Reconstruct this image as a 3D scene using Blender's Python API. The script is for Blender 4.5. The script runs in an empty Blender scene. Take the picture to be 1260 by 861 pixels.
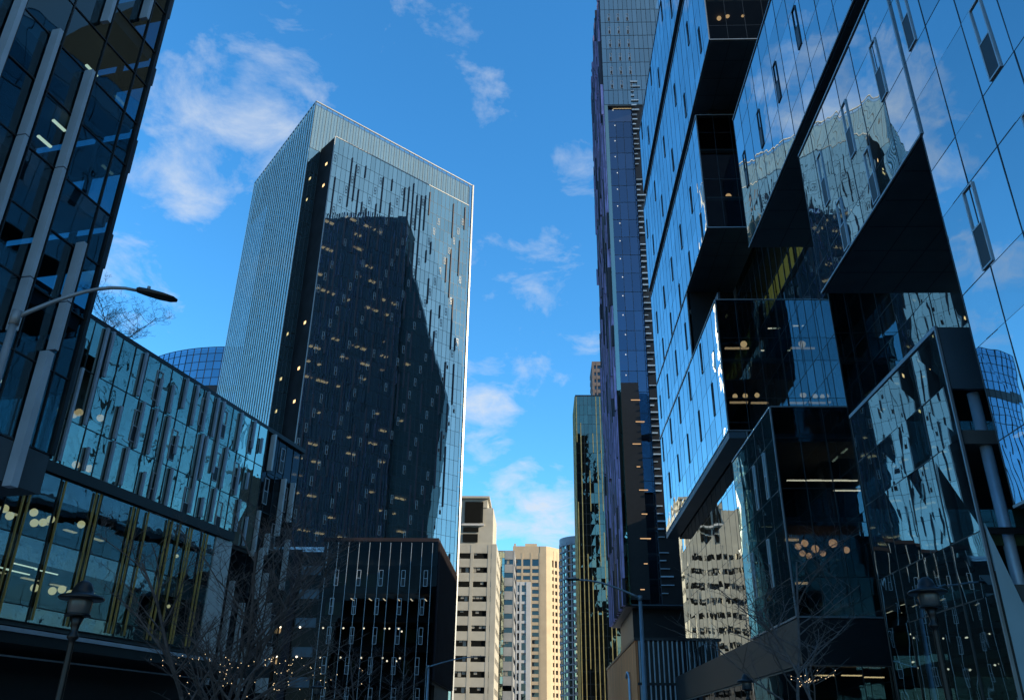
import bpy, math, random
from mathutils import Vector, Matrix
R = math.radians
rnd = random.Random(11)
sc = bpy.context.scene
col = sc.collection

# ------------------------------------------------------------------ helpers
class MB:
    """collects quads, boxes, tubes and lathes; build() links them as ONE mesh object"""
    def __init__(s): s.v = []; s.f = []; s.mi = []; s.cur = 0
    def face(s, pts):
        i = len(s.v); s.v += [tuple(p) for p in pts]; s.f.append(tuple(range(i, i+len(pts)))); s.mi.append(s.cur)
    def hexa(s, p):
        i = len(s.v); s.v += [tuple(q) for q in p]
        for q in ((0,3,2,1),(4,5,6,7),(0,1,5,4),(1,2,6,5),(2,3,7,6),(3,0,4,7)):
            s.f.append(tuple(i+k for k in q)); s.mi.append(s.cur)
    def box(s, x0, x1, y0, y1, z0, z1):
        s.hexa([(x0,y0,z0),(x1,y0,z0),(x1,y1,z0),(x0,y1,z0),(x0,y0,z1),(x1,y0,z1),(x1,y1,z1),(x0,y1,z1)])
    def prism(s, poly, z0, z1):
        n = len(poly); i = len(s.v)
        s.v += [(x,y,z0) for x,y in poly] + [(x,y,z1) for x,y in poly]
        s.f += [tuple(i+n-1-k for k in range(n)), tuple(i+n+k for k in range(n))]; s.mi += [s.cur]*2
        for k in range(n):
            j = (k+1) % n; s.f.append((i+k, i+j, i+n+j, i+n+k)); s.mi.append(s.cur)
    def fbox(s, fr, s0, s1, d0, d1, z0, z1):
        s.hexa([fr.P(*q) for q in ((s0,d0,z0),(s1,d0,z0),(s1,d1,z0),(s0,d1,z0),(s0,d0,z1),(s1,d0,z1),(s1,d1,z1),(s0,d1,z1))])
    def tube(s, pts, rad, n=8, cap=True):
        pts = [Vector(p) for p in pts]; rings = []
        if not hasattr(rad, '__len__'): rad = [rad]*len(pts)
        for k, p in enumerate(pts):
            a = pts[max(0,k-1)]; b = pts[min(len(pts)-1,k+1)]
            t = (b-a).normalized(); e = Vector((0,0,1)) if abs(t.z) < .9 else Vector((1,0,0))
            x = t.cross(e).normalized(); y = t.cross(x); i = len(s.v)
            for j in range(n):
                w = 2*math.pi*j/n; s.v.append(tuple(p + (x*math.cos(w)+y*math.sin(w))*rad[k]))
            rings.append(i)
        for a, b in zip(rings, rings[1:]):
            for j in range(n):
                s.f.append((a+j, a+(j+1)%n, b+(j+1)%n, b+j)); s.mi.append(s.cur)
        if cap:
            s.f.append(tuple(rings[0]+j for j in reversed(range(n)))); s.f.append(tuple(rings[-1]+j for j in range(n))); s.mi += [s.cur]*2
    def lathe(s, c, prof, n=20):
        rings = []
        for r, z in prof:
            i = len(s.v); rings.append(i)
            for j in range(n):
                w = 2*math.pi*j/n; s.v.append((c[0]+r*math.cos(w), c[1]+r*math.sin(w), c[2]+z))
        for a, b in zip(rings, rings[1:]):
            for j in range(n):
                s.f.append((a+j, a+(j+1)%n, b+(j+1)%n, b+j)); s.mi.append(s.cur)
    def ball(s, c, r, n=12):
        m = n//2
        s.lathe(c, [(max(1e-4, r*math.sin(math.pi*k/m)), -r*math.cos(math.pi*k/m)) for k in range(m+1)], n)
    def build(s, name, mat, parent=None, smooth=False):
        me = bpy.data.meshes.new(name)
        off = Vector((0,0,0))
        if parent is not None:
            r = parent
            while r.parent: r = r.parent
            off = Vector(r.location)
        me.from_pydata([tuple(Vector(v)-off) for v in s.v], [], s.f)
        for m in (mat if isinstance(mat, (list,tuple)) else [mat]): me.materials.append(m)
        if any(s.mi): me.polygons.foreach_set('material_index', s.mi)
        if smooth: me.polygons.foreach_set('use_smooth', [True]*len(me.polygons))
        me.update()
        o = bpy.data.objects.new(name, me); col.objects.link(o)
        if parent is not None: o.parent = parent
        return o

class Fr:
    """a facade: start point, azimuth of its run (clockwise from +Y) and which side is outside"""
    def __init__(s, x, y, az, side):
        s.u = Vector((math.sin(R(az)), math.cos(R(az)), 0)); s.o = Vector((x,y,0))
        s.n = Vector((s.u.y, -s.u.x, 0))*side
    def P(s, a, d, z): return s.o + s.u*a + s.n*d + Vector((0,0,z))
    def mat(s, a, d, z):
        p = s.P(a,d,z); m = Vector((-s.u.y, s.u.x, 0))
        return Matrix(((s.u.x,m.x,0,p.x),(s.u.y,m.y,0,p.y),(0,0,1,p.z),(0,0,0,1)))

def tag(o, label=None, cat=None, group=None, kind=None):
    if label: o['label'] = label
    if cat: o['category'] = cat
    if group: o['group'] = group
    if kind: o['kind'] = kind
    return o
def thing(name, loc, label, cat, group=None):
    o = bpy.data.objects.new(name, None); o.location = loc; o.empty_display_size = .5; col.objects.link(o)
    return tag(o, label, cat, group)
def copy_tree(o, parent=None):
    c = o.copy(); col.objects.link(c); c.parent = parent
    for ch in list(o.children): copy_tree(ch, c)
    return c
def rng(a, b, step):
    n = max(1, round((b-a)/step)); return [a+(b-a)*k/n for k in range(n+1)]
def panes(mb, fr, ss, zs, d=0., tilt=.002):
    sg = 1
    for a, b in zip(ss, ss[1:]):
        for c, e in zip(zs, zs[1:]):
            ta = rnd.gauss(0, tilt)*(b-a)/2; tb = rnd.gauss(0, tilt)*(e-c)/2; tw = rnd.gauss(0, tilt*.5)*(b-a)/2
            q = [fr.P(a,d-ta-tb+tw,c), fr.P(b,d+ta-tb-tw,c), fr.P(b,d+ta+tb+tw,e), fr.P(a,d-ta+tb-tw,e)]
            mb.face(q)
def grid(mb, fr, ss, zs, w=.06, d0=-.08, d1=.05, z0=None, z1=None):
    z0 = zs[0] if z0 is None else z0; z1 = zs[-1] if z1 is None else z1
    for a in ss: mb.fbox(fr, a-w/2, a+w/2, d0, d1, z0, z1)
    for z in zs: mb.fbox(fr, ss[0], ss[-1], d0-.01, d1-.012, z-w/2, z+w/2)

# ------------------------------------------------------------------ materials
def newmat(name):
    m = bpy.data.materials.new(name); m.use_nodes = True; nt = m.node_tree; nt.nodes.clear()
    return m, nt, nt.nodes, nt.links
def solid(name, c, rough=.6, metal=0., var=.15, scale=1.5, bump=0., spec=.5):
    m, nt, N, L = newmat(name)
    out = N.new('ShaderNodeOutputMaterial'); p = N.new('ShaderNodeBsdfPrincipled')
    p.inputs['Roughness'].default_value = rough; p.inputs['Metallic'].default_value = metal
    p.inputs['Specular IOR Level'].default_value = spec
    g = N.new('ShaderNodeNewGeometry'); n = N.new('ShaderNodeTexNoise'); n.inputs['Scale'].default_value = scale; n.inputs['Detail'].default_value = 5
    r = N.new('ShaderNodeMapRange'); r.inputs[1].default_value=.3; r.inputs[2].default_value=.7
    r.inputs[3].default_value = 1-var; r.inputs[4].default_value = 1+var
    mx = N.new('ShaderNodeVectorMath'); mx.operation = 'SCALE'; mx.inputs[0].default_value = c
    L.new(g.outputs['Position'], n.inputs['Vector']); L.new(n.outputs['Fac'], r.inputs[0]); L.new(r.outputs[0], mx.inputs['Scale'])
    L.new(mx.outputs[0], p.inputs['Base Color']); L.new(p.outputs[0], out.inputs[0])
    if bump:
        b = N.new('ShaderNodeBump'); b.inputs['Strength'].default_value = bump; b.inputs['Distance'].default_value = .05
        L.new(n.outputs['Fac'], b.inputs['Height']); L.new(b.outputs[0], p.inputs['Normal'])
    return m
def glass(name, r0=.3, refl=(.8,.93,1), trans=(.3,.42,.45), wob=.006, wscale=.35, frit=None, power=4., famt=.75):
    """coated window glass: part mirror, part see-through, slightly wavy"""
    m, nt, N, L = newmat(name)
    out = N.new('ShaderNodeOutputMaterial'); mix = N.new('ShaderNodeMixShader')
    tr = N.new('ShaderNodeBsdfTransparent'); tr.inputs[0].default_value = (*trans,1)
    gl = N.new('ShaderNodeBsdfGlossy'); gl.inputs['Color'].default_value = (*refl,1); gl.inputs['Roughness'].default_value = 0.
    lw = N.new('ShaderNodeLayerWeight'); lw.inputs['Blend'].default_value = .5
    pw = N.new('ShaderNodeMath'); pw.operation = 'POWER'; pw.inputs[1].default_value = power
    mr = N.new('ShaderNodeMapRange'); mr.inputs[3].default_value = r0; mr.inputs[4].default_value = .97
    L.new(lw.outputs['Facing'], pw.inputs[0]); L.new(pw.outputs[0], mr.inputs[0]); L.new(mr.outputs[0], mix.inputs[0])
    g = N.new('ShaderNodeNewGeometry'); n = N.new('ShaderNodeTexNoise'); n.inputs['Scale'].default_value = wscale; n.inputs['Detail'].default_value = 1.5
    n.inputs['Distortion'].default_value = .6
    b = N.new('ShaderNodeBump'); b.inputs['Strength'].default_value = 1.; b.inputs['Distance'].default_value = wob/max(wscale,.01)
    L.new(g.outputs['Position'], n.inputs['Vector']); L.new(n.outputs['Fac'], b.inputs['Height']); L.new(b.outputs[0], gl.inputs['Normal'])
    if frit:
        df = N.new('ShaderNodeBsdfDiffuse'); df.inputs[0].default_value = (*frit,1)
        m2 = N.new('ShaderNodeMixShader'); m2.inputs[0].default_value = famt
        L.new(tr.outputs[0], m2.inputs[1]); L.new(df.outputs[0], m2.inputs[2]); L.new(m2.outputs[0], mix.inputs[1])
    else: L.new(tr.outputs[0], mix.inputs[1])
    rp = N.new('ShaderNodeMapRange'); rp.inputs[3].default_value = .86; rp.inputs[4].default_value = 1.03
    L.new(g.outputs['Random Per Island'], rp.inputs[0])
    vs = N.new('ShaderNodeVectorMath'); vs.operation = 'SCALE'; vs.inputs[0].default_value = refl; L.new(rp.outputs[0], vs.inputs['Scale']); L.new(vs.outputs[0], gl.inputs['Color'])
    d2 = N.new('ShaderNodeTexNoise'); d2.inputs['Scale'].default_value = 1.1; d2.inputs['Detail'].default_value = 6; L.new(g.outputs['Position'], d2.inputs['Vector'])
    d3 = N.new('ShaderNodeMapRange'); d3.inputs[1].default_value = .45; d3.inputs[2].default_value = .8; d3.inputs[3].default_value = .004; d3.inputs[4].default_value = .03; L.new(d2.outputs['Fac'], d3.inputs[0]); L.new(d3.outputs[0], gl.inputs['Roughness'])
    L.new(gl.outputs[0], mix.inputs[2]); L.new(mix.outputs[0], out.inputs[0])
    return m
def emit(name, c, s):
    m, nt, N, L = newmat(name); out = N.new('ShaderNodeOutputMaterial'); e = N.new('ShaderNodeEmission')
    e.inputs[0].default_value = (*c,1); e.inputs[1].default_value = s; L.new(e.outputs[0], out.inputs[0]); return m

M = dict(
 glassR = glass('clear_blue_glass', .42, (.88,.97,1), (.26,.36,.40), .003, .3, power=1.6),
 glassS = glass('front_glass', .30, (.72,.92,1), (.30,.38,.42), .003, .3),
 glassG = glass('wavy_glass', .36, (.74,.94,1), (.30,.42,.44), .002, .2, power=2.2),
 glassL = glass('dark_teal_glass', .075, (.6,.9,1), (.22,.40,.47), .004, .3),
 glassU = glass('silver_teal_glass', .46, (.78,.90,.78), (.28,.4,.42), .008, .5),
 glassT = glass('tower_glass', .62, (.72,.97,1), (.34,.45,.5), .0014, .12, frit=(.05,.13,.19), famt=.35),
 glassTl = glass('tower_side_glass', .3, (.80,.95,.85), (.2,.3,.33), .006, .3),
 glassB = glass('black_glass', .02, (.35,.40,.48), (.3,.33,.33), .003, .4),
 glassP = glass('blue_violet_glass', .22, (.5,.68,1), (.3,.36,.42), .003, .2),
 glassC = glass('deep_blue_glass', .45, (.5,.75,1), (.1,.16,.22), .002, .2),
 glassO = glass('gold_tinted_glass', .22, (.9,.9,.72), (.2,.2,.14), .01, .4),
 glassF = glass('far_window_glass', .10, (.8,.9,.95), (.15,.18,.2), .004, .3),
 glassK = glass('crown_glass', .32, (.72,.95,1), (.7,.8,.85), .001, .1),
 glassE = glass('dark_green_glass', .10, (.7,.92,.95), (.26,.36,.36), .003, .3, power=3.2),
 frit = glass('fritted_glass', .16, (.7,.93,1), (.3,.42,.45), .01, 1.2, frit=(.055,.10,.115)),
 mull = solid('dark_mullion', (.03,.035,.04), .4, .6),
 black = solid('black_metal', (.012,.013,.016), .45, .3),
 soffit = solid('dark_soffit_panel', (.05,.08,.105), .45, 0, .2, .4),
 inner = solid('dark_interior', (.035,.035,.035), .8, 0, .3, .3),
 slab = solid('interior_slab', (.10,.10,.095), .8, 0, .2, .5),
 warmwall = solid('brown_interior_wall', (.07,.04,.022), .8, 0, .3, .5),
 greenwall = solid('green_interior_wall', (.03,.06,.02), .8, 0, .3, .5),
 yellowwall = solid('yellow_interior_wall', (.45,.42,.10), .8, 0, .3, .8),
 trim = solid('pale_edge_trim', (.26,.28,.30), .35, .4, .1),
 frame = solid('window_frame_metal', (.40,.43,.46), .4, .4, .1),
 fin = solid('grey_anodised_fin', (.40,.52,.63), .45, .25, .12, .8),
 finw = solid('pale_steel_fin', (.62,.70,.72), .4, .2, .12, .8),
 purple = solid('purple_anodised_fin', (.50,.38,.66), .45, .3, .25, .4),
 purpled = solid('purple_backing', (.02,.018,.035), .6, 0, .3, .4),
 maroon = solid('maroon_panel', (.016,.010,.014), .9, 0, .3, .5),
 gold = solid('gold_fin', (.42,.32,.12), .4, .5, .25, .5),
 mustard = solid('mustard_mullion', (.62,.44,.13), .5, .2, .2, .8),
 beige = solid('beige_concrete', (.50,.48,.42), .85, 0, .10, .25, .2),
 sail = solid('pale_translucent_panel', (.42,.56,.60), .5, 0, .08, .6),
 slotw = solid('slot_cladding', (.012,.013,.016), .8, 0, .4, .3, spec=.1),
 blind = solid('pale_blind', (.30,.30,.28), .8, 0, .2, .3),
 crown = solid('pale_crown_panel', (.34,.42,.50), .8, 0, .06, .2),
 tan = solid('tan_precast', (.60,.48,.33), .85, 0, .08, .2),
 grey = solid('grey_concrete', (.30,.32,.35), .85, 0, .12, .25, .2),
 white = solid('white_concrete', (.62,.63,.64), .8, 0, .08, .25),
 bluegrey = solid('blue_grey_cladding', (.30,.36,.42), .6, .1, .1, .3),
 brown = solid('brown_cladding', (.17,.13,.12), .7, 0, .15, .4),
 slat = solid('pale_slat', (.45,.45,.46), .5, .1, .15, .8),
 pole = solid('grey_painted_steel', (.20,.25,.29), .45, .3, .15, 2),
 lampblack = solid('black_cast_iron', (.012,.014,.016), .35, .4),
 lampglass = solid('frosted_lamp_glass', (.07,.08,.085), .25, 0, .1, 3),
 bark = solid('bare_bark', (.12,.10,.095), .9, 0, .3, 6),
 asphalt = solid('asphalt', (.05,.05,.052), .9, 0, .25, 1.2, .3),
 pave = solid('concrete_paving', (.28,.28,.27), .9, 0, .15, .6, .3),
 paint = solid('white_road_paint', (.75,.75,.72), .7, 0, .12, 3),
 ground = solid('dark_urban_ground', (.12,.12,.12), .95, 0, .3, .1),
 globe = emit('warm_globe', (1.,.60,.28), .75),
 globe2 = emit('amber_globe', (1.,.50,.24), .55),
 line = emit('linear_light', (1.,.80,.55), 1.0),
 glow = emit('warm_office_light', (1.,.64,.30), 1.15),
 litwin = emit('dim_yellow_office', (.62,.56,.14), .4),
 glow2 = emit('dim_office_light', (1.,.6,.3), .45),
 spot = emit('white_spot', (1.,.84,.62), 2.),
 fairy = emit('fairy_light', (1.,.72,.40), 1.3),
)
def woodmat():
    m, nt, N, L = newmat('vertical_cedar_boards')
    out = N.new('ShaderNodeOutputMaterial'); p = N.new('ShaderNodeBsdfPrincipled'); p.inputs['Roughness'].default_value = .6
    g = N.new('ShaderNodeNewGeometry'); mp = N.new('ShaderNodeMapping'); mp.inputs['Scale'].default_value = (1,3.2,.12)
    n = N.new('ShaderNodeTexNoise'); n.inputs['Scale'].default_value = 1.; n.inputs['Detail'].default_value = 6
    r = N.new('ShaderNodeValToRGB'); r.color_ramp.elements[0].color = (.48,.11,.03,1); r.color_ramp.elements[1].color = (.92,.26,.08,1)
    r.color_ramp.elements[0].position=.3; r.color_ramp.elements[1].position=.7
    L.new(g.outputs['Position'], mp.inputs[0]); L.new(mp.outputs[0], n.inputs[0]); L.new(n.outputs['Fac'], r.inputs[0]); L.new(r.outputs[0], p.inputs['Base Color']); L.new(p.outputs[0], out.inputs[0])
    return m
M['wood'] = woodmat()

# ------------------------------------------------------------------ the street
mb = MB(); mb.box(-2500,2500,-2500,2500,-1.,-.12); tag(mb.build('ground', M['ground']), kind='structure')
mb = MB(); mb.box(-7.5,7.2,-200,900,-.3,0.); mb.box(-120,-7.5,88,108,-.3,-.004); mb.box(7.2,120,-12,4,-.3,-.004); tag(mb.build('road', M['asphalt']), kind='structure')
mb = MB()
mb.box(-70,-7.5,-200,88,-.3,.13); mb.box(-70,-7.5,108,900,-.3,.13); mb.box(7.2,70,4,900,-.3,.13); mb.box(7.2,70,-200,-12,-.3,.13)
tag(mb.build('pavement', M['pave']), kind='structure')
mb = MB()
for k in range(-20, 90): mb.box(-.22,-.08,k*9,k*9+3.5,-.02,.004)
for k in range(14): mb.box(-7+k*1.02,-6.5+k*1.02,5.5,8.5,-.02,.004)
tag(mb.build('road_marking', M['paint']), kind='structure')

# ------------------------------------------------------------------ right: stacked glass office
X0 = 16.
office = thing('stacked_glass_office', (26.4, 60, 0), 'large glass office of stacked cantilevered boxes mirroring blue sky along right side of street', 'building')
winmesh = {}
def window_unit(w, h):
    key = (w, h)
    if key in winmesh: return winmesh[key]
    mb = MB(); t = .06; dk = w < 0; w = abs(w)
    if dk: t = .035
    for a, b, c, d in ((-w/2,-w/2+t,0,h),(w/2-t,w/2,0,h),(-w/2+t,w/2-t,0,t),(-w/2+t,w/2-t,h-t,h),(-w/2+t,w/2-t,h*.48,h*.48+t)):
        mb.box(a,b,-.05,.04,c,d)
    mb.cur = 1; mb.box(-w/2+t,w/2-t,-.04,.025,t,h*.48)
    me = bpy.data.meshes.new('window')
    me.from_pydata(mb.v, [], mb.f); me.materials.append(M['mull'] if dk else M['frame']); me.materials.append(M['black'])
    me.polygons.foreach_set('material_index', mb.mi); me.update(); winmesh[key] = me; return me
def window(root, parent, fr, s, z, w=.8, h=3.2, d=.02):
    o = bpy.data.objects.new('window', window_unit(w,h)); col.objects.link(o); o.parent = parent
    m = fr.mat(s, d, z); m.translation -= Vector(root.location); o.matrix_local = m
    return o
def rows(z0, z1, base=11.4, vis=3.55, per=5.78):
    """pane lines: a tall vision row and a low spandrel row for every floor"""
    out = [z0]; k = math.floor((z0-base)/per)-1
    while True:
        for z in (base+k*per, base+k*per+vis):
            if z0+.5 < z < z1-.5: out.append(z)
            if z >= z1: return out+[z1]
        k += 1
def floors(z0, z1, base=11.4, per=5.78, vis=3.55):
    return [base+k*per+vis for k in range(-4, 20) if z0+1. < base+k*per+vis < z1-.8]

def glass_box(x0, x1, y0, y1, z0, z1, mat, colw=2.35, smat='glassS', south=True, westd=0., base=11.4, wins=(), roof=True, tilt=.002, northw=True, core=4.5, soff=True, trimw=.09):
    """one protruding volume: west wall along the street, south front, soffit, roof, slabs"""
    W = Fr(x0, y0, 0, -1); S = Fr(x0, y0, 90, 1)
    zs = rows(z0, z1, base); ss = rng(0, y1-y0, colw); sx = rng(0, x1-x0, 1.75)
    g = MB(); panes(g, W, ss, zs, 0, tilt)
    if south: g.cur = 1; panes(g, S, sx, zs, 0, tilt); g.cur = 0
    if northw: panes(g, Fr(x0, y1, 90, -1), rng(0,x1-x0,3.), zs, 0, tilt)
    p = g.build('glass_box', [mat, M[smat]], office)
    f = MB(); grid(f, W, ss, zs, .045, -.08, .014)
    if south: grid(f, S, sx, zs, .045, -.08, .02)
    f.build('mullion_grid', M['mull'], p)
    t = MB(); e = trimw
    t.fbox(W, -.07, .02, -.02, .072, z0, z1)                       # near corner
    t.fbox(W, .02, y1-y0, -.02, .066, z0-.03, z0+e)                 # lower edges
    t.fbox(W, .02, y1-y0, -.02, .066, z1-e, z1+.03)
    if south:
        t.fbox(S, 0.02, x1-x0, -.02, .07, z0-.03, z0+e*.7); t.fbox(S, .02, x1-x0, -.02, .07, z1-e*.7, z1+.03)
    t.build('edge_trim', M['trim'], p)
    if soff:
        q = MB(); q.box(x0+.12, x1, y0+.12, y1-.12, z0-.06, z0+.18); so_ = q.build('soffit', M['soffit'], p)
        q = MB()
        for yy in rng(y0+.2, y1-.2, 2.35)[1:-1]: q.box(x0+.2, x1-.05, yy-.02, yy+.02, z0-.066, z0-.05)
        for xx in rng(x0+.2, x1-.1, 1.75)[1:-1]: q.box(xx-.02, xx+.02, y0+.2, y1-.2, z0-.067, z0-.05)
        q.build('panel_joint', M['black'], so_)
    if roof:
        q = MB(); q.box(x0+.1, x1, y0+.1, y1-.1, z1-.3, z1+.02); q.build('roof', M['inner'], p)
    q = MB()
    for z in floors(z0, z1, base): q.box(x0+.2, x1, y0+.2, y1-.2, z-.2, z+.35)
    if q.v: q.build('floor_slab', M['slab'], p)
    q = MB(); q.box(min(x0+core, x1-.3), x1-.02, y0+core, y1-.4, z0+.25, z1-.35); q.build('inner_core', M['inner'], p)
    for s, z, w, h in wins: window(office, p, W, s, z, w, h)
    return p, W, S
def scatter(y0, y1, zlist, step, off, w=.55, h=3.2, jit=True):
    out = []
    w = -w
    for i, z in enumerate(zlist):
        s = off + (i % 2)*step/2
        while s < y1-y0-1: out.append((s, z+.15, w, h)); s += step
    return out
vz = lambda z0, z1: [11.4+k*5.78 for k in range(-3, 18) if z0-.2 < 11.4+k*5.78 and 11.4+k*5.78+3.5 < z1+.2]
# the upper slabs far down the street
glass_box(X0, 32, 58.5, 105.6, 78.3, 90.4, M['glassR'], smat='glassB', wins=scatter(58.5,105.6,vz(78.3,90.4),11.7,3.5,.5))
glass_box(X0, 32, 58.5, 106.6, 61.6, 76.1, M['glassR'], smat='glassB', wins=scatter(58.5,106.6,vz(61.6,76.1),9.4,3.5,.5))
q = MB(); q.box(X0+1.6, 32, 59.5, 105, 76.1, 78.3); q.build('groove_wall', M['black'], office)
glass_box(X0, 21, 66.9, 105.2, 46.2, 59.9, M['glassR'], smat='glassB', wins=scatter(66.9,105.2,vz(46.2,59.9),7.05,2.4,.5))
q = MB(); q.box(X0+1.6, 21, 68, 104.6, 59.9, 61.5); q.build('groove_wall', M['black'], office)
glass_box(X0, 21, 79.45, 105.3, 38.46, 46.2, M['glassR'], wins=scatter(79.45,105.3,vz(38,46.3),7.05,2.4,.5), south=False, roof=False, soff=False)
glass_box(X0, 21.3, 66.9, 105.3, 25.75, 38.4, M['glassR'], wins=scatter(66.9,105.3,vz(25.7,38.4),7.05,4.7,.5), core=4.9)
q = MB(); q.box(X0+.3, X0+.5, 66.95, 79.4, 38.45, 39.2); q.box(X0+.3,21,79.3,79.44,38.5,46.1); q.build('notch_wall', M['black'], office)
# set-back wall under it that mirrors the pale tower down the street
glass_box(X0+1.5, 21.3, 66.85, 105.4, 8.95, 25.65, M['glassR'], south=False, roof=False, tilt=.003)
q = MB(); q.box(X0-.02, X0+1.4, 66.9, 105.3, 25.1, 25.66); q.build('ledge', M['soffit'], office)
# lower box with the amber globes, and the dark base under it
glass_box(X0, 21.3, 54.3, 66.8, 8.95, 23., M['glassE'], base=11.4, tilt=.002, core=4.6, wins=[(3.1,17.3,.5,3.3),(6.1,17.3,.5,3.3),(9.4,11.5,.5,3.3),(4.6,11.5,.5,3.3)])
q = MB(); q.box(X0-.02, 26.4, 54.28, 105.4, 6.2, 8.85); q.build('base_fascia', M['black'], office)
glass_box(X0+.25, 26.4, 54.6, 105.2, .15, 6.18, M['glassB'], base=.15, roof=False, soff=False, core=9)
# corner block beside the lamp
pG, WG, SG = glass_box(X0, 23.6, 30.4, 40.6, .15, 17.1, M['glassG'], base=8.85, south=False, soff=False, tilt=.006, core=7.2, northw=True, colw=2.4, trimw=.14)
q = MB(); q.box(X0+.1, 23.5, 30.42, 30.62, 14.4, 17.05); q.build('front_fascia', M['soffit'], pG)
q = MB(); q.box(22.9, 23.1, 30.7, 40.4, .2, 14.3); q.box(16.3,22.8,30.9,40.4,8.4,8.9); q.box(16.3,22.8,30.9,40.4,4.6,4.9); q.build('inner_wall', M['greenwall'], pG)
q = MB(); q.tube([(17.15,30.95,.15),(17.15,30.95,14.4)], .22, 14); q.build('column', M['fin'], pG, True)
q = MB()
for z in (8.85, 5.3): q.box(X0+.05, 23.5, 30.44, 30.56, z-.12, z+.12)
q.box(X0+.0, X0+.55, 30.36, 30.5, .2, 7.4); q.build('front_rail', M['mull'], pG)
q = MB(); tri = [(16.12,9.1),(16.9,5.8),(16.9,2.),(16.12,2.)]
q.hexa([(x,30.34,z) for x,z in tri]+[(x,30.42,z) for x,z in tri]); q.build('pale_sail_panel', M['sail'], pG)
# near volumes on the right edge of the picture
glass_box(X0, 23.6, 4., 28., 9.05, 34.6, M['glassR'], colw=2.1, south=True, wins=[(24-1.75-.35,17.25,.75,3.4),(24-6.-.35,17.25,.75,3.4),(24-5.4,23.05,.75,3.4),(24-1.0,28.85,.7,3.4),(24-8.2,28.85,.75,3.4),(24-10.5,23.05,.75,3.4)], trimw=.07)
glass_box(X0, 23.6, 28.0, 41.6, 24.9, 34.6, M['glassR'], colw=2.1, south=False, wins=[(2.2,28.9,.7,3.4),(6.4,28.9,.7,3.4),(10.6,28.9,.7,3.4),(5.0,25.1,.7,3.0),(9.2,25.1,.7,3.0)], trimw=.07)
glass_box(X0, 22.3, 4., 54.3, 36., 48.4, M['glassR'], colw=2.1, wins=scatter(4,54.3,vz(36,48.6),4.7,1.6,.6), trimw=.07)
q = MB(); q.box(X0+1.3, 23.6, 4.5, 41.2, 34.65, 35.95); q.build('groove_wall', M['black'], office)
# main slab behind the boxes: it steps back beside the lower box
XW = 21.35
main = None
for fr, ln, za_, zb_, cw in ((Fr(XW, 54.35, 0, -1), 24.8, 23.05, 61., 1.75), (Fr(XW, 54.33, 90, 1), 2.25, .15, 61., 1.1), (Fr(23.62, 2, 0, -1), 52.3, .15, 61., 2.35)):
    ss_ = rng(0, ln, cw); zz_ = rows(za_, zb_, 11.4)
    g = MB(); panes(g, fr, ss_, zz_, 0, .003); w_ = g.build('set_back_wall', M['glassG'], office)
    f = MB(); grid(f, fr, ss_, zz_, .05, -.08, .02); f.build('mullion_grid', M['mull'], w_)
    q = MB()
    for z in floors(za_, zb_): q.fbox(fr, .2, ln-.2, -3.9, -.15, z-.2, z+.35)
    q.build('floor_slab', M['slab'], w_)
    main = main or w_
q = MB(); q.box(26.5, 55, 56, 106, 0, 60.9); q.box(27.8, 55, 3, 55.9, 0, 60.9); q.box(33, 55, 59, 106, 60.9, 90.3); q.build('core', M['inner'], office)
for k in range(13):
    q = MB(); y = 58+k*1.6; q.box(XW+1.9, XW+2.0, y, y+rnd.choice((.6,.9,1.2)), 40.3+(k%3)*.5, 45.4); q.build('lit_wall', M['litwin'], main)
for k in range(6):
    ceil_ = MB(); ceil_.box(XW+1.2, XW+1.5, 60+k*2.9, 61.+k*2.9, 44.3, 44.42); ceil_.build('ceiling_light', M['line'], main)
def ceiling_light(parent, x0,x1,y0,y1,z, mat='line', t=.06):
    q = MB(); q.box(x0,x1,y0,y1,z-t/2,z+t/2); return q.build('ceiling_light', M[mat], parent)
for a in [(17.4,22.3,57.2,57.36,18.6),(19.7,22.5,59.5,59.66,19.3),(20.2,22.4,56.2,56.36,17.6)]: ceiling_light(office,*a)
for a in [(21.0,21.4,68.7,68.85,36.4),(21.7,22.1,68.7,68.85,36.4),(23.2,23.8,68.6,68.75,36.6),(24.1,24.7,68.6,68.75,36.6),(23.5,24.1,68.4,68.55,32.4),(20.,20.3,68.4,68.55,34.)]: ceiling_light(office,*a)
for a in [(17.6,17.76,31.5,38.,12.6),(20.,20.16,31.5,37.,12.6),(24.8,25.0,40,41.4,23.6),(24.8,25.0,42.4,43.6,23.6),(24.8,25.0,44,45,20.)]: ceiling_light(office,*a)
for a in [(17.0,18.6,69.5,69.7,29.4),(18.9,20.4,69.6,69.8,29.4),(17.2,19.4,70,70.2,35.),(17.,17.9,58,58.2,14.6),(18.6,20.8,58.4,58.6,21.4),(17.2,18,57.6,57.8,11.6)]: ceiling_light(office,*a,mat='glow2',t=.14)
for a in [(17.2,18.4,56,56.3,5.7),(19,20.2,56.4,56.7,5.75),(20.6,21.8,57,57.3,5.7),(18,18.3,55.6,55.8,4.1),(20.1,20.4,55.8,56,3.9)]: ceiling_light(office,*a,mat='glow')
for a in [(18.2,18.6,22,22.6,13.3),(19.4,19.6,23.2,23.8,13.2)]: ceiling_light(office,*a)

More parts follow.
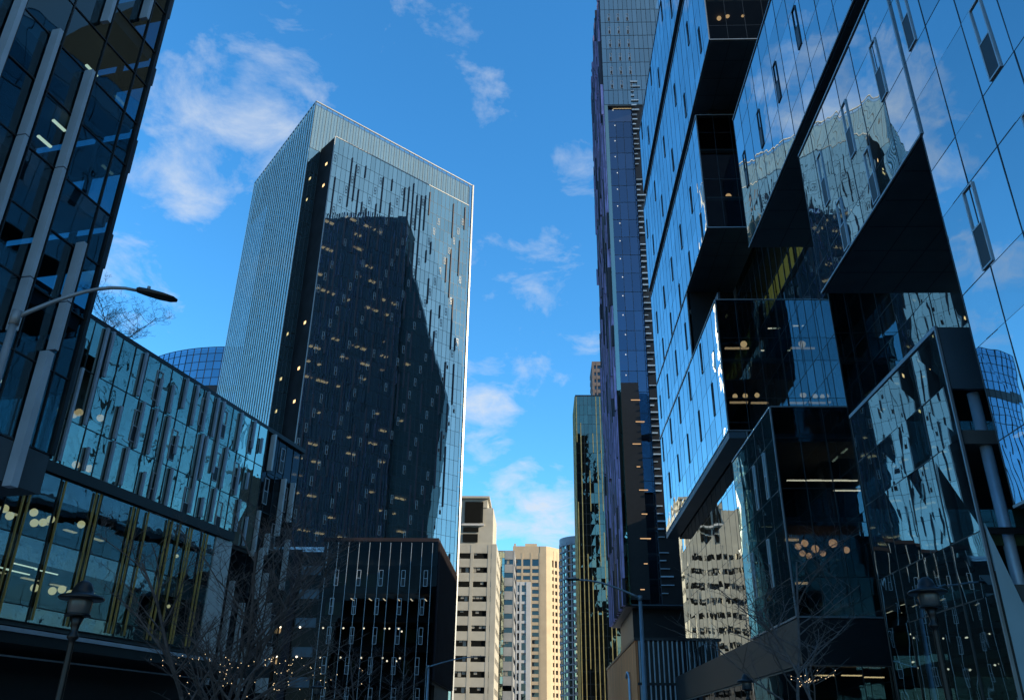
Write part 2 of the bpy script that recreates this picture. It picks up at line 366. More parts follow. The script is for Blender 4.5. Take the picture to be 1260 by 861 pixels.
# ------------------------------------------------------------------ left: near glass building
L1 = thing('corner_glass_building', (-16, 25.4, 0), 'dark teal glass building with grey vertical fins at the left edge of the street', 'building')
F = Fr(-16, 25.4, 12, 1); FS = Fr(-16, 25.4, 12-90, -1)
z1s = [8.63, 9.95, 14.9, 19.22, 23.65, 27.4, 31.6, 35.9, 40.]
sub = [9.95, 12.6, 14.9, 17.1, 19.22, 21.6, 23.65, 25.6, 27.4, 29.6, 31.6, 33.9, 35.9, 38, 40]
s1 = [0] + [-.75-1.72*k for k in range(0, 15)][::1]; s1 = sorted(s1)
g = MB(); panes(g, F, s1, sub, 0, .003)
w = g.build('curtain_wall', M['glassL'], L1)
f = MB(); grid(f, F, s1, sub, .045); f.build('mullion_grid', M['mull'], w)
g = MB(); sside = rng(0, 16, 1.3); panes(g, FS, sside, sub, 0, .002)
w2 = g.build('side_wall', M['glassL'], L1)
q = MB()
for a, b in zip(z1s[1:], z1s[2:]):
    q.fbox(FS, .05, 15.9, -.35, -.12, a+2.3, b-.55); q.fbox(FS, 4.6, 15.9, -.34, -.13, a+.15, a+2.28)
q.build('spandrel_panel', M['soffit'], w2)
f = MB(); grid(f, FS, rng(0,16,1.6), z1s[1:], .2, -.12, .04); f.build('mullion_grid', M['mull'], w2)
q = MB()
for z in z1s[1:]:
    q.hexa([F.P(-24,-.1,z-.5),F.P(-.12,-.1,z-.5),F.P(-.12,-15.8,z-.5),F.P(-24,-15.8,z-.5),F.P(-24,-.1,z+.12),F.P(-.12,-.1,z+.12),F.P(-.12,-15.8,z+.12),F.P(-24,-15.8,z+.12)])
q.build('floor_slab', M['soffit'], L1)
q = MB(); q.fbox(F, -24, -.02, -15.9, .03, 8.63, 9.9); q.build('underside', M['soffit'], L1)
q = MB(); q.fbox(F, -23, -5.2, -15, -4.2, 10.1, 39.5); q.build('inner_core', M['inner'], L1)
q = MB(); q.fbox(F, -20, -6, -14, -5, 0, 8.6); q.build('ground_floor', M['inner'], L1)
q = MB()
for sft, d in ((-1.9,-1.6),(-4.6,-1.6)): q.tube([F.P(sft,d-3,8.7), F.P(sft,d-3,39.8)], .28, 12)
q.build('column', M['inner'], L1, True)
for sf, a, b, wd in [(-1.25,13.1,17.3,.2),(-1.42,8.45,13.,.34),(-1.25,27.95,40,.2),(-2.95,13.,23.62,.2),(-2.95,26.,40,.2),(-4.67,9.9,23.86,.2),(-6.27,9.9,23.7,.22),(-6.3,25.4,40,.2),(-7.9,9.9,19,.2),(-9.5,12,22,.2),(-11.2,9.9,23,.2)]:
    q = MB(); zz = [a]+[z for z in (14.9,19.22,23.65,31.6,35.9) if a+.4 < z < b-.4]+[b]
    for c, e in zip(zz, zz[1:]): q.fbox(F, sf-wd*.4, sf+wd*.4, .06, .40, c+.025, e-.025)
    q.build('fin', M['fin'], L1)
for s, d, z, a in [(-2.3,-1.6,21.2,0),(-.9,-2.,26.0,1),(-1.2,-2.2,25.,0),(-1.4,-2.2,22.8,0),(-3.3,-1.8,16.6,1),(-1.6,-1.4,12.1,0),(-1.9,-1.4,10.6,0)]:
    q = MB(); q.fbox(F, s-.32, s+.32, d-.05, d+.05, z, z+.07); q.build('ceiling_light', M['line'], L1)

# ------------------------------------------------------------------ left: low building with fins
L2 = thing('low_fin_building', (-25.4, 70.7, 0), 'low teal glass building with staggered grey fins behind the near left building', 'building')
F2 = Fr(-25.4, 70.7, 14, 1)
zu = [16.4, 20.2, 23.9, 27.5]
s2 = rng(-44, 1., 1.42)
zsub = []
for a, b in zip(zu, zu[1:]): zsub += [a, a+1.15]
zsub.append(27.5)
g = MB(); panes(g, F2, s2, zsub, 0, .006); u2 = g.build('upper_curtain_wall', M['glassU'], L2)
f = MB(); grid(f, F2, s2, zu, .05); f.build('mullion_grid', M['mull'], u2)
q = MB(); q.fbox(F2, -44, 8.2, -18, -.05, 27.45, 27.85); q.build('roof', M['black'], L2)
q = MB()
for z in zu[:3]: q.fbox(F2, -44, 1, -9, -.12, z-.3, z+.1)
q.build('floor_slab', M['slab'], u2)
q = MB(); q.fbox(F2, -44, 1, -18, -6, .2, 27.4); q.build('inner_core', M['inner'], L2)
# dark end section down to the ground
zd = [.2, 5., 8.8, 12.6, 16.4, 20.2, 23.9, 27.5]
g = MB(); panes(g, F2, rng(1.0,7.85,1.37), zd, -.35, .006)
panes(g, F2, rng(-5.2,1.,1.42), zd[:5], -.35, .006)
dk = g.build('dark_end_wall', M['glassB'], L2)
f = MB(); grid(f, F2, rng(1.,7.85,1.37), zd, .05, -.43, -.30); grid(f, F2, rng(-5.2,.99,1.42), zd[:4], .05, -.43, -.30); f.build('mullion_grid', M['mull'], dk)
q = MB(); q.fbox(F2, -5, 7.8, -12, -3, .2, 27.3)
for z in zd[1:-1]: q.fbox(F2, -5 if z < 16 else 1.1, 7.8, -3, -.5, z-.35, z+.1)
q.build('dark_core', M['inner'], dk)
k = 0
for fl, (a, b) in enumerate(zip(zu, zu[1:])):
    s = -24.6+.6*fl
    while s < .6:
        if rnd.random() < .8:
            two = fl < 2 and rnd.random() < .38
            e = zu[fl+2] if two else b
            q = MB(); q.fbox(F2, s-.1, s+.1, .07, .26, a+.1+rnd.choice((0,0,.9)), e-rnd.choice((.05,.05,1.2))); q.build('fin', M['fin'], L2)
        s += rnd.choice((1.42, 1.42, 2.13))
for s, a, b in [(2.2,23.9,27.4),(4.9,18.5,23.9),(6.6,20.2,24),(1.4,16,20),(6.9,14,18.6),(2.8,12.6,17),(4.,8.9,15),(5.2,5.2,12.6),(1.,6,12.),(-.9,7.,13.5),(-2.4,5.4,10.5),(2.4,5.2,8.6),(6.2,5,9),(3.4,16.5,18.4)]:
    q = MB(); q.fbox(F2, s-.13, s+.13, -.26, .2, a, b); q.build('fin', M['finw'], L2)
for s, fl in [(-14.6,2),(-11.7,1),(-8.9,2),(-6.0,1),(-3.2,1),(-1.8,2),(-9.,0),(-4.6,0),(-12.9,0),(-6.,2),(-16,1)]: window(L2, u2, F2, s+.3, zu[fl]+.5, .7, 2.4)
for s, z in [(2.5,20.9),(4.7,17.2),(3.1,13.2),(5.8,21.),(4.5,24.4),(6.5,9.4)]: window(L2, dk, F2, s, z, .7, 2.4, -.3)
# lower glazed box that stands proud
D2 = 2.47
zl = [7.35, 8.2, 11.85, 15.6]
sl = rng(-34, -5.9, 1.75)
g = MB()
panes(g, F2, sl, [11.85,14.3], D2, .004)
low = g.build('lower_curtain_wall', M['glassL'], L2)
g = MB(); panes(g, F2, sl, [8.2,10.55], D2, .004); g.build('lower_curtain_wall', M['glassL'], L2)
for a, b in ((7.35,8.2),(10.55,11.85),(14.3,15.6)):
    g = MB(); panes(g, F2, sl, [a,b], D2, .006); g.build('spandrel_glass', M['frit'], low)
f = MB(); grid(f, F2, sl[::2], zl, .06, D2-.1, D2+.05); f.build('mullion_grid', M['black'], low)
q = MB(); q.fbox(F2, -36, -5.6, .02, D2+.28, 15.65, 16.3); q.build('cornice', M['black'], low)
q = MB(); q.fbox(F2, -7.6, -5.5, D2-.05, D2+.10, 7.3, 15.58); q.build('pale_panel', M['finw'], low)
q = MB(); q.fbox(F2, -5.8, -5.6, -.3, D2-.06, 7.3, 15.6); q.fbox(F2, -34, -5.8, -.3, D2-.1, 7.1, 7.33); q.build('end_wall', M['soffit'], low)
for s in (-25.9,-25.5,-23.2,-20.6,-20.2,-17.1,-16.7,-15.6,-13.4,-13.,-12.1,-11.0,-10.7,-9.2,-8.8):
    q = MB(); q.fbox(F2, s-.05, s+.05, D2+.06, D2+.16, 7.5, 15.5); q.build('mustard_fin', M['mustard'], low)
q = MB()
for z in (11.7,): q.fbox(F2, -34, -5.9, -5, D2-.15, z-.35, z-.05)
q.fbox(F2, -34, -5.9, -5.2, -5, 7.4, 15.5); q.build('back_wall', M['warmwall'], low)
for s, d, z in [(-24.8,.8,9.1),(-23.4,.9,9.05),(-22.4,.3,9.6),(-20.7,.3,9.55)]:
    q = MB(); q.fbox(F2, s-.9, s+.9, d-.04, d+.04, z+1.1, z+1.16); q.build('ceiling_light', M['line'], low)
for s in (-24.5,-21.8,-19.2,-16.8,-14.2):  # warm strips added to give the interior an amber glow
    q = MB(); q.fbox(F2, s-.5, s+.5, -2.6, -2.3, 14.15, 14.22); q.build('ceiling_light', M['glow2'], low)
    q = MB(); q.fbox(F2, s-.9, s+.3, -2.2, -1.9, 10.5, 10.56); q.build('ceiling_light', M['glow2'], low)
# street canopy
q = MB(); q.fbox(F2, -34, -6, D2+.1, D2+5.2, 5.6, 6.3); cn = q.build('canopy', M['black'], L2)
q = MB(); q.fbox(F2, -34, -13.2, D2+5.21, D2+5.33, 6.1, 6.3); q.fbox(F2, -34, -7.5, D2+3.0, D2+3.06, 5.2, 5.28); q.build('edge_strip', M['fin'], cn)
q = MB(); q.fbox(F2, -34, -5.6, -1, D2-.3, .2, 5.5); q.build('ground_floor', M['black'], L2)

# globes behind the glass, each a lamp of its own
protos = {}
def globe(p, r, cord, label, group, mat='globe'):
    key = (round(r,2), round(cord,1), mat)
    if key in protos:
        o = copy_tree(protos[key]); o.location = p
    else:
        o = thing('pendant_lamp', p, '', 'lamp'); protos[key] = o
        q = MB(); q.ball(p, r, 16); q.build('globe', M[mat], o, True)
        q = MB(); q.tube([(p[0],p[1],p[2]+r*.95),(p[0],p[1],p[2]+r+cord)], .012, 6); q.tube([(p[0],p[1],p[2]+r*.93),(p[0],p[1],p[2]+r*1.25)], .05, 8); q.build('cord', M['black'], o)
    o['label'] = label; o['group'] = group
    return o
G1 = 'globe lamps in the low glazed box on the left'
for p in [(-31,46.3,13.5),(-30.9,46.8,13.2),(-30.5,48.35,13.8),(-30.4,48.5,13.2),(-30.3,49.2,13.4),(-30.15,49.65,13.7),(-29.55,52.1,13.97)]:
    globe(p, .24, .5, 'warm globe pendant hanging in the upper row behind the low left glazing', G1)
for p in [(-30.1,49.7,9.6),(-29.8,51.1,9.65),(-29.6,51.75,9.85),(-29.45,52.5,9.7),(-29.3,53.1,9.9),(-29.2,53.56,9.6)]:
    globe(p, .24, .3, 'warm globe pendant hanging in the lower row beside the left post lamp', G1)
for p in [(-27.15,61.7,13.9),(-27.13,61.8,10.3)]:
    globe(p, .13, .4, 'small warm lamp hanging near the pale end panel of the low left glazing', G1)
G2 = 'globe lamps behind the fins on the left'
for p in [(-32.0,52.3,21.6),(-31.9,52.7,21.9),(-31.4,54.6,22.2)]: globe(p, .26, .5, 'round lamp on the middle floor behind the grey fins of the low left building', G2)
for p in [(-31.7,53.5,18.4),(-31.4,54.7,18.5)]: globe(p, .26, .5, 'round lamp on the lowest finned floor of the low left building', G2)
G3 = 'amber globe cluster in the right lower box'
for p, r in [((17.33,56.5,13.8),.22),((17.79,56.5,14.02),.24),((17.59,56.6,13.37),.2),((18.44,56.5,13.65),.26),((18.94,56.6,13.38),.2),((17.94,56.4,13.16),.2)]:
    globe(p, r, .5, 'amber glass globe in the cluster at the left of the lower right box', G3, 'globe2')
globe((19.68,56.5,14.03), .28, .5, 'large amber globe hanging alone right of the cluster in the lower right box', G3, 'globe2')
globe((20.53,56.6,13.61), .22, .5, 'smaller amber globe at the right end of the lower right box', G3, 'globe2')
G4 = 'lantern pendants on upper floors of the right office'
for p, t in [((18.58,60.5,66.8),'middle warm lantern in the topmost dark front high on the right office'),((17.76,60.6,66.6),'left small lantern in the topmost dark front high on the right office'),((20.1,60.5,66.9),'right lantern in the topmost dark front high on the right office'),
             ((19.15,69,56.0),'warm lantern above the green panels under the high right soffit'),((18.9,69,51.3),'bright lantern in the dark window above the middle soffit'),((19.2,69.2,50.5),'dim lower lantern beside the bright one above the middle soffit'),
             ((18.68,69,34.9),'round lantern on the upper floor of the dark front below the notch'),((18.28,69,29.8),'tall lantern in the middle of the lower floor below the notch'),((17.4,69.1,29.8),'left lantern on the lower floor below the notch'),((19.35,69.1,29.9),'right lantern on the lower floor below the notch')]:
    globe(p, .3 if 'bright' in t or 'round' in t else .22, .6, t, G4)

# ------------------------------------------------------------------ the tall tower
T = thing('glass_tower', (-60, 215, 0), 'tall rotated glass tower with pale crown standing behind the low left building', 'building')
Fc = Fr(-66.9, 190.6, 46, 1)       # street-side face
Fl = Fr(-66.9, 190.6, -38.1, -1)   # left face
LEN, LL, ZT = 61., 50.8, 174.4
per = 4.25; zf = [k*per for k in range(0, 37)]         # to 153
DM, S0, ZM = 8., 3.6, 158.3
SE = 53.4; s_main = rng(S0, SE, 1.56)
g = MB(); panes(g, Fc, s_main, [z for z in zf]+[ZM], DM, .0011)
mainf = g.build('street_face', M['glassT'], T)
f = MB(); grid(f, Fc, s_main, zf+[ZM], .07, DM-.1, DM+.04); f.build('mullion_grid', M['mull'], mainf)
g = MB(); panes(g, Fc, rng(0, 3.6, 1.2), zf+[157.3], 0, .003); panes(g, Fc, rng(SE, LEN, 1.9), zf+[157.3], 0, .002); g.cur = 1; panes(g, Fc, rng(0, LEN, 1.9), [157.3, ZT], 0, .001)
cr = g.build('crown', [M['glassT'], M['glassK']], T)
f = MB(); grid(f, Fc, rng(0, LEN, 1.9), [157.3, ZT], .10, -.1, .06); grid(f, Fc, rng(0,3.6,1.2), zf, .06); grid(f, Fc, rng(SE,LEN-.3,1.9), zf, .06); f.build('mullion_grid', M['mull'], cr)
q = MB(); q.fbox(Fc, 0, LEN, -.15, .15, ZT-.15, ZT+.2); q.fbox(Fc, LEN-.25, LEN+.3, -.3, .3, 0, ZT+.2); q.fbox(Fl, 0.1, LL, -.15, .16, ZT-.12, ZT+.22); q.build('edge_trim', M['trim'], T)
# slot side wall between the two planes
q = MB(); q.fbox(Fc, S0+.02, S0+.22, .02, DM-.06, 0, ZM); sl_ = q.build('slot_wall', M['slotw'], T)
q = MB(); q.fbox(Fc, S0-.1, S0+.12, DM-.05, DM+.12, 0, ZM+.1); q.fbox(Fc, S0+.1, SE, DM-.1, DM+.1, ZM, ZM+.25); q.build('edge_trim', M['trim'], mainf)
q = MB(); q.fbox(Fc, S0+.3, SE-.1, 0.2, DM-.1, ZM-.5, ZM-.05); q.fbox(Fc, SE-.2,SE,.1,DM-.1,0,ZM); q.build('ledge', M['soffit'], T)
# windows lights of the slot
for z in (150, 142.5, 99, 86, 77):
    q = MB(); q.fbox(Fc, S0-.06, S0, 4.2, 5.2, z, z+.8); q.build('ceiling_light', M['glow'], T)
# left face with vertical blades
g = MB(); panes(g, Fl, rng(0, LL, 2.0), zf+[157.3, 165, ZT], 0, .004); lf = g.build('left_face', M['glassTl'], T)
q = MB()
for k, s in enumerate(rng(0.4, LL-.2, 1.94)): q.fbox(Fl, s-.2, s+.2, .05, .17, 0, ZT)
q.build('blade', M['finw'], lf)
q = MB(); q.prism([tuple(Fc.P(a,d,0))[:2] for a, d in ((.6,-1.),(LEN-.6,-.6),(LEN-.6,-38),(6,-38))], .1, ZT-9); q.build('inner_core', M['inner'], T)
q = MB()
for z in zf[1:]: q.fbox(Fc, S0+.4, SE-.3, .25, DM-.15, z-.35, z+.25)
q.build('floor_slab', M['slab'], mainf)
q = MB(); q.fbox(Fc, S0+.6, SE-.4, 0.2, 1.2, .3, ZM-1.); q.build('back_wall', M['inner'], mainf)
q = MB(); q.fbox(Fc, .3, LEN-.4, -1.3, -.9, 158, ZT-.3); q.fbox(Fl, 1.5, LL-.3, -1.3, -.9, 158, ZT-.3); q.build('crown_backing', M['crown'], T)
# small framed opening lights, staggered; the nearest hundred are parts, the rest one part
cells = []
for fl in range(8, 36):
    for c in range(len(s_main)-2):
        if (c*3 + fl*2) % 5 == 0 and rnd.random() < .9: cells.append((s_main[c]+.8, zf[fl]+1.1))
cells.sort(key=lambda t: t[1]+t[0]*.6)
pick = cells[::max(1, len(cells)//100)][:100]; rest = [c for c in cells if c not in pick]
for s, z in pick: window(T, mainf, Fc, s, z, .62, 2.3, DM+.02)
q = MB()
for s, z in rest:
    for a,b,c,d in ((-.31,-.24,0,2.3),(.24,.31,0,2.3),(-.24,.24,0,.07),(-.24,.24,2.23,2.3),(-.24,.24,1.1,1.17)): q.fbox(Fc, s+a, s+b, DM-.08, DM+.12, z+c, z+d)
o = q.build('window_frame', M['trim'], mainf); o['kind'] = 'stuff'
# long dark window strips on the upper and right part
q = MB()
for c in range(1, len(s_main)-1):
    z = ZM-1.-rnd.random()*6
    while z > 30:
        h = per*rnd.choice((1,2,2,3,4)); s = s_main[c]
        if rnd.random() < .55: q.fbox(Fc, s-.14, s+.14, DM+.02, DM+.3, max(10, z-h), z)
        z -= h + per*rnd.choice((0,1,1,2,3))
q.build('relief_strip', M['purpled'], mainf)
# lit office ceilings seen through the glass
spots = []
for fl in range(9, 32):
    s_ = S0+1.2
    while s_ < S0+33:
        if rnd.random() < .42 and not (fl > 26 and s_ > 22):
            for k in range(rnd.choice((1,2,2,3))): spots.append((s_+k*1.3+rnd.random()*.4, fl, rnd.choice((.5,.8,1.1))))
        s_ += rnd.choice((3.1,4.7,6.2))
rnd.shuffle(spots)
for s_, fl, l in spots[:97]:
    q = MB(); z = zf[fl]+per-.6; q.fbox(Fc, s_, s_+l, DM-2.6, DM-1.6, z-.22, z); q.build('ceiling_light', M['glow'], T)
q = MB()
for s_, fl, l in spots[97:]:
    z = zf[fl]+per-.6; q.fbox(Fc, s_, s_+l, DM-2.6, DM-1.7, z-.12, z)
if q.v: tag(q.build('ceiling_light', M['glow2'], T), kind='stuff')

# ------------------------------------------------------------------ dark block in front of the tower
B = thing('dark_glass_block', (-25, 140, 0), 'low black glass block with thin white mullions in front of the tall tower', 'building')
FB = Fr(-33.7, 129, 90, 1); LB = 17.9; ZB = 30.
zb = [.2, 1.4, 5.6, 9.8, 14., 18.2, 22.4, 26.6, ZB]
g = MB(); panes(g, FB, rng(0, LB, 1.7), zb, 0, .003); bw = g.build('front_wall', M['glassB'], B)
q = MB()
for s in rng(.6, LB-.9, 1.72): q.fbox(FB, s-.028, s+.028, .03, .12, .3, ZB-.5)
q.build('mullion', M['frame'], bw)
q = MB(); q.fbox(FB, -.2, LB, -28.9, .1, ZB-.3, ZB+.25); q.build('roof', M['maroon'], B)
q = MB()
for z in zb[2:-1]: q.fbox(FB, .1, LB-.3, -7, -.1, z-.55, z+.2)
q.build('floor_slab', M['inner'], bw)
q = MB(); q.fbox(FB, .1, LB-.4, -28, -7, .2, ZB-.4); q.build('inner_core', M['inner'], B)
FBs = Fr(-15.8, 129, 0, 1)
q = MB(); q.fbox(FBs, .02, 29, -.35, -.02, 9.6, ZB-.3); sw = q.build('side_wall', M['maroon'], B)
q = MB()
for s in rng(.3, 28.8, 1.1): q.fbox(FBs, s-.12, s+.12, .0, .28, 9.7, ZB-.35)
q.build('rib', M['maroon'], sw)
for i, z in enumerate((22.9, 18.7, 14.5, 10.3, 6.1, 1.9)):
    for k in range(5): window(B, bw, FB, 2.4+k*3.44-(i%2)*0.3-.25*(i>1), z, .62, 2.4, .05)
for s0 in (3.2,6.,8.2,10.4,12.4,14.6): 
    q = MB(); q.fbox(FB, s0+1.4, s0+1.55, -3.2, -1.2, 21.2, 21.26); q.build('ceiling_light', M['line'], bw)
for z in (16.9, 12.7):
    for s0 in (-5.6, -2.6, .8, 3.9, 7., 10.2, 12.3, 12.8, 10.9):
        q = MB(); q.ball(FB.P(s0, -1.4 if s0>0 else -.9, z+ (0 if s0 < 10.5 else rnd.choice((0,-.4)))), .14, 10); q.build('ceiling_light', M['spot'], bw, True)
for s0, w_, z in [(1.,3.,23.3),(5.,4.5,23.2),(.6,2.4,18.9),(9.,1.2,15.),(12.9,3.,15.),(13.,1.2,10.6),(4.6,1.4,10.6)]:
    q = MB(); q.fbox(FB, s0, s0+w_, -2.4, -2.3, z, z+1.9); q.build('blind', M['greenwall'], bw)
# annex with teal panels at its left
AN = thing('dark_annex', (-40, 131, 0), 'dark annex with teal spandrels and maroon column left of the black glass block', 'building')
FA = Fr(-46, 130.2, 90, 1)
za = [.2, 5., 9.2, 13.4, 17.6, 21.8, 25.4, 28.6]
g = MB(); panes(g, FA, rng(0, 12.1, 2.4), za, 0, .003); aw = g.build('front_wall', M['glassB'], AN)
for z in za[1:-1]:
    q = MB(); q.fbox(FA, 8.9, 12.0, .04, .12, z-.7, z+.7); q.build('spandrel', M['soffit'], aw)
q = MB(); q.fbox(FA, 7.4, 8.5, .02, .5, .2, 28.3); q.build('column', M['maroon'], AN)
q = MB(); q.fbox(FA, 0, 12.1, -20, .06, 28.6, 29.); q.fbox(FA, 8.7, 12, .1, .2, 28.2,28.5); q.build('roof', M['fin'], AN)
q = MB(); q.fbox(FA, 0, 12, -20, -4, .2, 28.4); q.build('inner_core', M['inner'], AN)
for z in (12.6, 17.):
    q = MB(); q.fbox(FA, 5.4, 6.3, -1.5, -1.4, z-.8, z+.3); q.build('ceiling_light', M['globe'], AN)

# ------------------------------------------------------------------ purple finned tower on the right
P = thing('purple_fin_tower', (24, 180, 0), 'dark tower with purple vertical fins rising behind the right glass office', 'building')
FP = Fr(16, 160, 90, 1); FPs = Fr(16, 160, 0, -1)
zp = [25+4.78*k for k in range(0, 25)]; zpu = [144.5+4.6*k for k in range(0, 9)]
g = MB(); panes(g, FP, rng(0.9, 15.5, 1.75), [z for z in zp if z < 144]+[144.2], -.8, .003); pw_ = g.build('front_wall', M['glassP'], P)
f = MB(); grid(f, FP, rng(.9, 15.5, 1.75), [z for z in zp if z < 144], .09, -.9, -.75); f.build('mullion_grid', M['mull'], pw_)
g = MB(); panes(g, FP, rng(0, 15.5, 1.2), zpu, 0, .004); pu = g.build('upper_front_wall', M['glassG'], P)
f = MB(); grid(f, FP, rng(0, 15.5, 1.2), zpu, .10); f.build('mullion_grid', M['mull'], pu)
q = MB(); q.fbox(FP, 0, .85, -1., .02, 25, 144.4); q.build('corner_strip', M['glassU'], P)
q = MB(); q.fbox(FP, 0.9, 15.5, -.9, -.02, 144.2, 144.45); q.build('underside', M['soffit'], P)
q = MB(); q.fbox(FP, 2.2, 7., -1., -.98, 144.0, 144.18); q.build('ceiling_light', M['glow'], P)
q = MB()
for z in zp[1:]: q.fbox(FP, 1, 15.4, -5, -.95, z-.4, z+.2)
for z in zpu[1:]: q.fbox(FP, .2, 15.4, -5, -.15, z-.4, z+.2)
q.build('floor_slab', M['slab'], P)
q = MB(); q.fbox(FP, .4, 15.4, -33, -5, 25.2, 182); q.build('inner_core', M['inner'], P)
q = MB(); q.fbox(FP, .05, 15.5, -33.3, -1.0, 24.8, 25.1); q.fbox(FP, .9, 15.5, -1., -.1, 24.9, 25.1); q.build('underside', M['soffit'], P)
q = MB(); q.fbox(FP, 1.5, 15.5, -30, -4, 13.95, 24.78); q.build('lobby', M['black'], P)
q = MB(); q.fbox(FPs, .1, 33.4, -.3, .02, 25, 182); sp = q.build('side_wall', M['purpled'], P)
q = MB()
for k, s in enumerate(rng(.5, 33.3, .9)):
    top = 184 if s < 20 else 184-(s-20)*.5
    zz = 25.
    while zz < top:
        h = rnd.choice((4.8,9.6,9.6,14.4)); e = min(top, zz+h)
        dp_ = rnd.choice((.15,.3,.5,.7)); q.cur = 1 if rnd.random() < .3 else 0; q.fbox(FPs, s-.2, s+.2, .03, dp_, zz, e); q.cur = 1; q.fbox(FPs, s-.22, s+.22, dp_+.001, dp_+.05, zz, e); zz = e+.12
q.build('purple_rib', [M['purple'], M['purpled']], sp)
q = MB(); h_ = lambda a, b, z0, za, zb: q.hexa([FP.P(3,-b,z0),FP.P(16,-b,z0),FP.P(16,-a,z0),FP.P(3,-a,z0),FP.P(3,-b,zb),FP.P(16,-b,zb),FP.P(16,-a,za),FP.P(3,-a,za)])
h_(33.5,44.,.2,168.,132.)
q.hexa([FP.P(3,-50.5,109.5),FP.P(16,-50.5,109.5),FP.P(16,-44.01,20),FP.P(3,-44.01,20),FP.P(3,-50.5,110),FP.P(16,-50.5,110),FP.P(16,-44.01,132),FP.P(3,-44.01,132)]); q.build('silhouette_wing', M['black'], P)  # unseen wing, added to shape the dark silhouette mirrored in the tall tower
# dark slot on the front with lit floors
q = MB(); q.fbox(FP, .9, 4.6, -.75, -.45, 26., 70); slot = q.build('dark_slot', M['black'], P)
for k in range(9):
    z = 66.-k*4.78
    q = MB(); a_ = 2.2+rnd.random()*1.6; q.fbox(FP, a_, a_+.7+rnd.random()*1.5, -.44, -.38, z, z+.16); q.build('ceiling_light', M['glow2'], P)
for k in range(16):
    q = MB(); q.ball(FP.P(2.2+(k%3)*.15, -1.1, 72+k*4.78), .13, 8); q.build('ceiling_light', M['spot'], P, True)
q = MB(); q.fbox(FP, 6.75, 15.5, -.6, -.2, 25.2, 152); lv = q.build('louvre_backing', M['black'], P)
for k in range(84):
    z = 27+k*1.5
    if rnd.random() < .86:
        q = MB(); q.fbox(FP, 6.7, 6.7+rnd.choice((.8,1.2,1.8,2.4)), -.15, .35, z, z+rnd.choice((.14,.2,.26))); q.build('louvre_bar', M['fin'], lv)
for k in range(18): window(P, pu, FP, 2.2+(k%3)*2.4, zpu[1+k//3]+.6, .6, 2.4, .05)

# timber and slat podium below it
W0 = thing('slatted_podium', (14, 112, 0), 'podium with cedar boarded side and black slatted front under the purple tower', 'building')
q = MB(); q.box(12.1, 12.4, 112.02, 161, .15, 13.6); wd = q.build('cedar_wall', M['wood'], W0)
q = MB(); q.box(12.42, 40, 112.3, 161, .15, 13.5); q.build('inner_core', M['black'], W0)
q = MB(); q.box(11.98, 40, 111.7, 161.2, 13.6, 13.95); q.box(12.2, 40, 111.85, 112.25, 8.3, 8.6); q.build('parapet', M['black'], W0)
q = MB()
for k in range(44):
    x = 12.5+k*.6
    q.box(x, x+.16, 111.8, 112.1, 8.62, 13.58); q.box(x+.02, x+.18, 111.8, 112.1, .3, 8.28)
q.build('slat', M['slat'], W0)
q = MB(); q.box(34,75,108,158,.2,46); q.build('shade_block', M['brown'], W0)  # unseen block, added to keep the sun off the dark block's side wall
# raised metal emblem on the timber: a tall hooked stroke
q = MB()
pts = [(11.9,123.5,9.9),(11.9,122.2,10.5),(11.9,120.6,10.3),(11.9,119.8,9.4),(11.9,119.6,7.2),(11.9,119.5,4.6),(11.9,120.3,3.4),(11.9,121.6,3.)]
q.tube(pts, .16, 8); q.build('raised_emblem', M['fin'], W0, True)

# ------------------------------------------------------------------ far buildings
def banded(name, loc, label, x0, x1, y0, y1, z1, mat, fh, cols, band=.45, gmat='glassF', side=True, pier=.5, z0=.2, sidecols=None, extra=None):
    """glass core with proud floor bands and piers on the street-facing and right faces"""
    o = thing(name, loc, label, 'building')
    q = MB(); q.box(x0+.5, x1-.5, y0+.5, y1-.5, z0, z1-.4); q.build('window_wall', M[gmat], o)
    q = MB(); q.box(x0+1.6, x1-1.6, y0+1.8, y1-1.6, z0, z1-.6); q.build('inner_core', M['inner'], o)
    n = max(1, int((z1-z0)/fh)); q = MB()
    for k in range(n+1):
        a = z1-k*fh; q.box(x0, x1, y0, y1, a-fh*band, a+ (0 if k else .3))
    for c in cols: q.box(c-pier/2, c+pier/2, y0-.06, y0+.7, z0, z1)
    for c in (sidecols or []): q.box(x1-.7, x1+.06, c-pier/2, c+pier/2, z0, z1)
    q.box(x0-.04,x0+pier*1.6,y0-.05,y0+pier*2,z0,z1+.1); q.box(x1-pier*1.6,x1+.05,y0-.05,y0+pier*2,z0,z1+.1); q.box(x1-pier*1.6,x1+.05,y1-pier*2,y1+.05,z0,z1+.1)
    q.build('facade', M[mat], o)
    q = MB()
    for k in range(n if mat != 'brown' else 0):
        b_ = z1-k*fh-fh*band; x = x0+1.2
        while x < x1-2.4:
            if rnd.random() < .4: q.box(x, x+1.1, y0+.40, y0+.47, b_-fh*(1-band)*rnd.choice((.3,.5,.9)), b_-.02)
            x += 1.35
    if q.v: tag(q.build('window_blind', M['blind'], o), kind='stuff')
    return o
